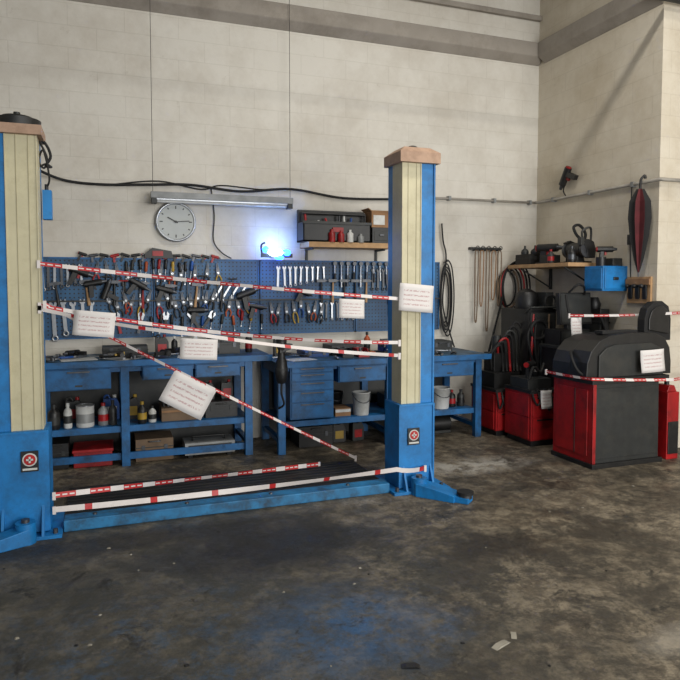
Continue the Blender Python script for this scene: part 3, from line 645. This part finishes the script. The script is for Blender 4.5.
# ---------------------------------------------------------------- belts on the wall
b=MB()
b.box(3.98,4.40,6.5,6.55,2.01,2.04,GREYD)
for i,(x,L,w) in enumerate(((4.04,.8,.035),(4.11,.62,.04),(4.19,.9,.035),(4.27,.55,.05),(4.35,.62,.04))):
    b.cyl((x,6.55,2.0),(x,6.44,2.01),.006,BLACK,n=6); b.ring((x,6.44,2.03),.02,.005,BLACK)
    b.tube([(x,6.46,2.0),(x+w*.6,6.46,1.95),(x+w*.5,6.465,2.0-L*.6),(x+w*.3,6.47,2.0-L),(x-w*.3,6.47,2.0-L),(x-w*.5,6.465,2.0-L*.6),(x-w*.6,6.46,1.95)],.007,[BROWN,CARD,BROWN,CARD,BROWN][i],6,True,5)
b.done('hanging_drive_belts')
b=MB()
for k in range(5):
    pts=[]; R=.08+.010*k; cx=3.66+rnd(-.02,.02)
    for i in range(14):
        a=2*math.pi*i/14; pts.append((cx+R*.7*math.cos(a),6.5-.006*k,1.45+ (R*3.6)*math.sin(a)+rnd(-.01,.01)))
    b.tube(pts,.008,[RUBB,RUBB,GREYD][k%3],6,True,4)
b.tube([(3.6,6.5,2.3),(3.62,6.5,2.1),(3.66,6.5,1.9),(3.62,6.5,1.4),(3.7,6.5,1.1),(3.72,6.4,.89)],.009,RUBB,6)
b.cyl((3.66,6.55,1.86),(3.66,6.46,1.87),.008,STEELD,n=8)
b.done('cable_coil')
b=MB()
for k in range(6):
    pts=[]; R=.14+.014*k
    for i in range(16):
        a=2*math.pi*i/16; pts.append((4.48+R*.9*math.cos(a)+.02*k,6.5-.012*k,1.56+R*1.5*math.sin(a)))
    b.tube(pts,.011,[RUBB,BROWN,RUBB,RED,RUBB,RUBB][k],6,True,4)
b.cyl((4.5,6.545,1.76),(4.5,6.40,1.77),.008,STEELD,n=8)
b.tube([(4.4,6.45,1.5),(4.3,6.42,1.2),(4.2,6.4,.9),(4.1,6.4,.5)],.012,RUBB,8)
b.done('air_hose_coil')
# ---------------------------------------------------------------- alcove shelf & stuff
b=MB(); b.box(4.42,4.93,5.35,6.40,1.79,1.83,WOOD)
for y in (5.5,6.25): b.box(4.9,4.93,y-.015,y+.015,1.55,1.79,GREYD); b.tube([(4.91,y,1.57),(4.5,y,1.785)],.01,GREYD,6,sub=1)
b.done('alcove_shelf',.003)
b=MB(); M=TM(4.68,5.52,1.83)
b.box(-.1,.1,-.1,.1,0,.02,BLACK,M); b.prism([(-.05,.02),(.05,.02),(.04,.1),(-.04,.1)],-.05,.05,BLACK,M); b.cyl((0,-.1,.14),(0,.1,.14),.075,BLACK,M=M,n=20)
for y in (-.15,.12): b.cyl((0,y,.14),(0,y+.03,.14),.085,STEELD,M=M,n=24)
for y in (-.16,.11): b.prism([(.0,.05),(.09,.05),(.1,.14),(.07,.22),(0,.245),(-.06,.22),(-.02,.14)],y,y+.05,BLACK,M)
b.tube([(.05,0,.18),(.1,.0,.3),(.05,.03,.40),(-.04,.02,.38),(-.02,0,.3),(.03,0,.26)],.016,RUBB,8,M=M)
b.tube([(.0,-.1,.2),(-.05,-.12,.32),(.04,-.14,.36),(.08,-.1,.22)],.012,GREYD,8,M=M)
b.box(-.09,-.05,-.16,-.1,.18,.26,GREYD,M)
b.done('bench_grinder',.003)
b=MB()
grip_gun(b,TM(4.62,5.90,2.01,rz=-60),1.5,BLACK,RED); b.box(4.52,4.76,5.80,6.02,1.83,1.85,BLACK)
b.box(4.55,4.7,5.82,5.98,1.85,1.93,GREYD)
b.done('impact_wrench')
bottle('oil_can',4.52,5.42,1.83,.04,.17,BLACK,STEELD); bottle('oil_can',4.48,5.7,1.83,.035,.15,GREYD,RED)
jug('oil_jug',4.78,5.72,1.83,BLACK,RED,.9,rz=-40)
case('black_tool_case',4.50,4.85,6.08,6.36,1.83,1.95,BLACK,STEELD)
b=MB()
for i,(x,y,r) in enumerate(((4.62,6.15,.05),(4.72,6.2,.06),(4.55,6.25,.04))): b.lathe([(r,0),(r*1.1,.02),(r*.9,.05),(r*.3,.07),(r*.3,.1)],[BLACK,STEELD,GREYD][i],TM(x,y,1.952),16)
b.done('machine_parts')
b=MB(); b.box(4.62,4.93,5.08,5.34,1.54,1.79,LIFTB); b.box(4.61,4.62,5.09,5.33,1.56,1.77,LIFTB); b.box(4.64,4.91,5.07,5.08,1.56,1.77,LIFTB); b.box(4.74,4.8,5.055,5.07,1.65,1.68,BLACK)
b.cyl((4.7,5.2,1.79),(4.7,5.2,1.88),.05,BLACK); b.box(4.78,4.9,5.12,5.3,1.79,1.87,GREYD); grip_gun(b,TM(4.75,5.18,1.96,rz=-30),1.,BLACK,RED); b.done('blue_metal_box',.005)
b=MB(); b.box(4.905,4.93,4.76,5.06,1.42,1.68,WOOD); b.box(4.885,4.905,4.76,5.06,1.60,1.66,CARD)
for y in (4.82,4.91,5.0): b.cyl((4.905,y,1.6),(4.86,y,1.59),.01,BLACK,n=8); b.ball((4.85,y,1.59),.022,BLACK); b.prism([(4.88,1.60),(4.905,1.62),(4.905,1.48),(4.89,1.46)],y-.025,y+.025,BLACK)
b.done('wooden_hook_board',.003)
b=MB(); M=TM(4.84,4.85,1.72)
b.tube([(0,0,.78),(0,0,.86),(.01,0,.90),(.04,-.01,.93),(.05,-.01,.90)],.012,BLACK,8,M=M)
n=16; prof=[(.006,.0),(.014,.02),(.036,.12),(.07,.33),(.088,.52),(.08,.68),(.03,.8)]
vs=[];fs=[]
for r,z in prof:
    for i in range(n):
        a=2*math.pi*i/n; rr=r*(1+.28*(1 if i%2 else -1)*min(1,r*30)); vs.append((rr*math.cos(a),rr*math.sin(a),z))
for j in range(len(prof)-1):
    for i in range(n):
        k=(i+1)%n; fs.append((j*n+i,j*n+k,(j+1)*n+k,(j+1)*n+i))
for q in range(0,len(fs)): b.add([vs[i] for i in fs[q]],[(0,1,2,3)],MAROON if (q%n)//4 in(0,2) else RUBB,False,M)
b.cyl((0,0,-.04),(0,0,.8),.006,STEELD,n=8,M=M)
b.done('folded_umbrella')
b=MB(); M=TM(4.87,5.98,2.80,rz=90,ry=60); grip_gun(b,M,1.35,BLACK,RED); b.cyl((4.93,5.98,2.8),(4.87,5.98,2.8),.008,STEELD,n=8); b.tube([(4.87,5.98,2.72),(4.89,6.02,2.66),(4.895,5.98,2.6)],.008,RUBB,6); b.done('air_impact_gun')
b=MB(); b.tube([(4.9,5.02,2.57),(4.9,5.03,2.2),(4.9,5.02,1.9),(4.9,5.01,1.68)],.006,RUBB,6); b.box(4.885,4.915,5.0,5.05,2.0,2.1,BLACK); b.done('pull_cord')
# ---------------------------------------------------------------- cabinets
def cabinet(x0,x1,y0,y1,h,n,top=BLACK):
    b=MB(); b.box(x0,x1,y0,y1,.06,h-.03,RED); b.box(x0-.01,x1+.01,y0-.01,y1+.01,h-.03,h,top); b.box(x0+.02,x1-.02,y0+.02,y1-.02,.0,.06,BLACK)
    dz=(h-.12)/n
    for i in range(n):
        z=.075+i*dz; b.box(x0+.015,x1-.015,y0-.012,y0,z,z+dz-.012,RED); b.box(x0+.06,x1-.06,y0-.022,y0-.012,z+dz-.035,z+dz-.022,BLACK)
        b.box(x0-.01,x0,y0+.03,y1-.03,z,z+dz-.012,RED)
    return b
b=cabinet(3.83,4.20,5.72,6.2,.50,2); b.box(3.86,4.18,5.8,6.1,.50,.66,BLACK)
for k in range(5): b.tube([(3.85+.06*k,5.74,.50),(3.83+.06*k,5.69,.42),(3.86+.06*k,5.69,.3+.03*k),(3.9+.06*k,5.69,.4),(3.89+.06*k,5.74,.50)],.009,[RUBB,GREYD][k%2],6)
b.done('red_tool_cabinet',.004)
b=cabinet(3.90,4.23,5.22,5.66,.56,2); b.box(3.92,4.2,5.3,5.6,.56,.66,GREYD); b.tube([(3.93,5.3,.66),(3.98,5.3,.78),(4.1,5.35,.72),(4.18,5.4,.8)],.014,RUBB,8)
grip_gun(b,TM(4.02,5.4,.80,rz=30),1.1,BLACK,RED); b.lathe([(.05,0),(.06,.05),(.03,.1)],BLACK,TM(4.14,5.5,.66))
for k in range(4): b.tube([(3.93+.07*k,5.24,.56),(3.9+.07*k,5.185,.5),(3.95+.07*k,5.185,.42-.03*k),(4.0+.06*k,5.19,.5),(3.98+.06*k,5.24,.57)],.010,RUBB,6)
b.done('red_tool_cabinet',.004)
notice((4.03,5.16,.48),.13,.18,0)
b=MB(); b.box(4.24,4.60,5.75,6.25,.12,1.34,BLACK); b.box(4.26,4.58,5.735,5.75,.9,1.30,GREYD); b.box(4.3,4.54,5.725,5.735,1.02,1.2,BLACK); b.box(4.26,4.58,5.735,5.75,.2,.84,BLACK)
for x in (4.3,4.54): b.cyl((x-.03,5.85,.06),(x+.03,5.85,.06),.06,RUBB,n=18); b.cyl((x-.03,6.15,.06),(x+.03,6.15,.06),.06,RUBB,n=18); b.cyl((x,5.73,.95),(x,5.75,.95),.02,RED)
for k in range(8): b.tube([(4.26+.04*k,5.74,rnd(.85,1.3)),(4.2+.04*k,5.68,rnd(.5,1.0)),(4.38,5.68,rnd(.4,.6)),(4.42+.02*k,5.7,rnd(.6,.9)),(4.5,5.74,rnd(.8,1.2))],.012,[RUBB,RED,RUBB,RUBB,GREYD,RUBB,BROWN,RUBB][k],8)
b.tube([(4.24,5.8,1.3),(4.24,5.7,1.36),(4.6,5.7,1.36),(4.6,5.8,1.3)],.012,GREYD,8,sub=1)
b.lathe([(.12,0),(.13,.08),(.10,.18),(.03,.22)],BLACK,TM(4.40,6.0,1.34),20); b.box(4.5,4.6,5.8,6.0,1.34,1.52,GREYD); b.ring((4.36,5.72,1.12),.1,.02,RUBB); b.ring((4.5,5.72,1.42),.07,.014,RUBB)
b.done('battery_charger_cart',.006)
LAMP=mat('orange_lamp',(255,110,20),.4,emit=(255,110,20),es=5); LG=mat('green_lamp',(40,255,80),.4,emit=(40,255,80),es=3)
b=MB(); b.box(4.32,4.74,5.22,5.62,.1,.95,BLACK); b.box(4.34,4.72,5.205,5.22,.6,.9,GREYD)
b.box(4.3,4.76,5.2,5.64,.95,.98,GREYD)
b.cyl((4.36,5.19,.93),(4.36,5.205,.93),.022,LAMP); b.cyl((4.42,5.19,.93),(4.42,5.205,.93),.010,LG)
for x in (4.38,4.68):
    for y in (5.28,5.56): b.cyl((x-.02,y,.05),(x+.02,y,.05),.05,RUBB,n=16)
b.box(4.34,4.72,5.36,5.60,.98,1.14,BLACK); b.box(4.36,4.70,5.35,5.36,1.0,1.12,GREYD); b.box(4.5,4.6,5.44,5.5,1.14,1.2,GREYD)
M=TM(4.56,5.42,1.36,rx=-6); b.box(-.2,.2,-.03,.03,-.17,.16,BLACK,M); b.box(-.185,.185,-.034,-.03,-.15,.145,GREYD,M)
b.tube([(4.34,5.2,.9),(4.28,5.15,.7),(4.3,5.17,.4),(4.36,5.2,.3)],.014,RUBB,8); b.tube([(4.5,5.2,.6),(4.55,5.12,.4),(4.65,5.17,.55)],.012,RED,8)
b.tube([(4.74,5.25,1.3),(4.8,5.2,1.1),(4.78,5.15,.9),(4.8,5.2,.7)],.014,RUBB,8)
b.tube([(4.36,5.3,1.5),(4.34,5.22,1.3),(4.42,5.2,1.15),(4.36,5.2,1.0)],.014,RUBB,8); b.tube([(4.46,5.38,1.52),(4.5,5.3,1.6),(4.6,5.32,1.58),(4.66,5.38,1.5)],.012,RUBB,8)
b.done('diagnostic_trolley',.005)
b=MB()
b.box(4.78,4.90,5.28,5.60,0,1.35,GREYD); b.lathe([(.06,0),(.07,.05),(.04,.12)],BLACK,TM(4.84,5.44,1.35),16)
for z in (.3,.6,.9,1.2): b.box(4.775,4.905,5.275,5.605,z,z+.02,BLACK)
b.tube([(4.84,5.3,1.3),(4.82,5.22,1.1),(4.85,5.2,.8),(4.84,5.26,.5)],.025,RUBB,10)
b.done('oil_drain_unit',.006)
notice((4.34,5.12,1.19),.13,.18,0)
b=MB()
for k in range(7):
    x=3.93+.045*k; b.tube([(x,5.95,.66),(x-.05,5.9,.85+.05*k),(x+.05,5.88,.95+.03*k),(x+.1,5.9,.75),(x+.06,5.83,.665)],.014,[RUBB,RUBB,RED,RUBB,GREYD,RUBB,RUBB][k],8)
b.box(3.92,4.15,5.9,6.1,.66,.86,BLACK); b.cyl((4.0,5.98,.86),(4.0,5.98,1.05),.05,GREYD); b.cyl((4.1,6.0,.86),(4.1,6.0,.98),.03,BLACK)
b.done('vacuum_pump',.004)
# ---------------------------------------------------------------- wheel balancer
bal=empty('wheel_balancer',(4.3,4.6,0))
b=MB()
x0,x1,y0,y1=3.95,4.69,4.42,4.93
b.prism([(x0,.04),(x1,.04),(x1-.01,.74),(x0+.01,.74)],y0,y1,GREYD)
b.box(x0-.015,x0+.0,y0-.01,y1,.04,.74,RED); b.box(x0-.025,x0-.015,y0+.05,y1-.05,.1,.68,RED); b.box(x0-.03,x0-.025,y0+.2,y0+.21,.1,.68,BLACK)
b.box(x0-.015,x0+.02,y0-.012,y0,.04,.74,RED); b.box(x0+.02,x1-.02,y0-.008,y0,.08,.70,GREYD)
b.box(x0-.03,x1+.02,y0-.03,y1+.01,.0,.04,BLACK)
b.box(x0-.04,x1+.08,y0-.03,y1+.0,.74,.79,BLACK)
b.done('cabinet',.01,bal)
b=MB()
prof=[(3.90,.79),(3.91,.92),(3.95,1.02),(4.04,1.11),(4.16,1.155),(4.4,1.175),(4.66,1.165),(4.78,1.12),(4.84,1.03),(4.86,.9),(4.86,.79)]
b.prism(prof,4.46,4.69,BLACK)
b.prism([(4.02,.79),(4.02,.98),(4.1,1.05),(4.2,1.075),(4.6,1.08),(4.72,1.03),(4.75,.95),(4.75,.79)],4.44,4.46,GREYD)
b.prism([(x if x<4.8 else 4.8,z-.02) for x,z in prof],4.69,4.92,BLACK)
b.box(4.15,4.55,4.55,4.65,1.16,1.19,RUBB)
b.tube([(3.93,4.7,1.0),(3.86,4.6,.95),(3.88,4.55,.85),(3.92,4.5,.8)],.014,RUBB,8)
b.done('wheel_hood',.03,bal)
b=MB()
prof=[(4.68,1.16),(4.68,1.28),(4.71,1.38),(4.79,1.44),(4.89,1.45),(4.97,1.40),(5.0,1.28),(5.0,1.08),(4.84,1.08)]
b.prism(prof,4.60,4.69,RUBB); b.prism([(4.72,1.18),(4.72,1.28),(4.75,1.36),(4.81,1.40),(4.88,1.41),(4.94,1.37),(4.96,1.28),(4.96,1.14)],4.585,4.60,BLACK); b.cyl((4.80,4.66,.8),(4.80,4.66,1.2),.03,GREYD)
b.done('display_head',.015,bal)
notice((4.56,4.385,.925),.27,.20,-2)
b=MB(); b.box(4.79,4.93,4.42,4.6,.0,.62,RED); b.prism([(4.80,.62),(4.92,.62),(4.89,.68),(4.83,.68)],4.44,4.58,RED); b.cyl((4.86,4.5,.68),(4.86,4.5,.73),.022,BLACK); b.box(4.80,4.92,4.41,4.42,.05,.35,BLACK)
b.done('fuel_canister',.008)
b=MB(); SC=mat('scrap',(150,145,132),.8)
for i in range(45):
    x=rnd(-.6,4.0);y=rnd(1.8,4.2); s=rnd(.003,.012); M=TM(x,y,.001,rz=rnd(0,360)); b.prism([(-s,0),(s,0),(s*.6,.003),(-s*.5,.004)],-s*rnd(.4,1),s*.7,SC if i%3 else RUBB,M)
b.prism([(-.05,0),(.05,0),(.03,.006),(-.02,.008)],-.012,.02,SC,TM(1.62,2.35,.001,rz=20)); b.prism([(-.03,0),(.03,0),(.02,.006),(-.01,.004)],-.01,.015,SC,TM(1.72,2.4,.001,rz=60)); b.prism([(-.04,0),(.04,0),(.02,.01),(-.02,.006)],-.02,.012,BLACK,TM(1.17,2.35,.001,rz=-20))
b.done('floor_debris')
# ---------------------------------------------------------------- lights
w=D.worlds.new('world'); S.world=w; w.use_nodes=True; bg=w.node_tree.nodes['Background']; bg.inputs['Color'].default_value=(.86,.93,1,1); bg.inputs['Strength'].default_value=.55
def area(name,loc,rot,sx,sy,e,col):
    l=D.lights.new(name,'AREA'); l.shape='RECTANGLE'; l.size=sx; l.size_y=sy; l.energy=e; l.color=col; o=D.objects.new(name,l); o.location=loc; o.rotation_euler=tuple(rad(a) for a in rot); COL.objects.link(o); return o
def added_ceil_lamp(x,y,e):  # unseen ceiling fixture with area light, added to light the room
    b=MB(); b.box(x-.8,x+.8,y-.1,y+.1,5.5,5.56,GREY)
    for dy in (-.05,.05): b.cyl((x-.75,y+dy,5.48),(x+.75,y+dy,5.48),.018,WHT)
    for dx in (-.6,.6): b.cyl((x+dx,y,5.56),(x+dx,y,5.7),.008,GREYD)
    b.done('added_ceiling_lamp'); area('added_ceiling_light',(x,y,5.42),(0,0,0),1.5,.25,e,(1,.95,.86))
added_ceil_lamp(2.6,3.4,85); added_ceil_lamp(4.6,1.2,110)
area('door_daylight',(3.8,-3.6,1.9),(80,0,0),5.5,3.2,520,(1,.985,.95))
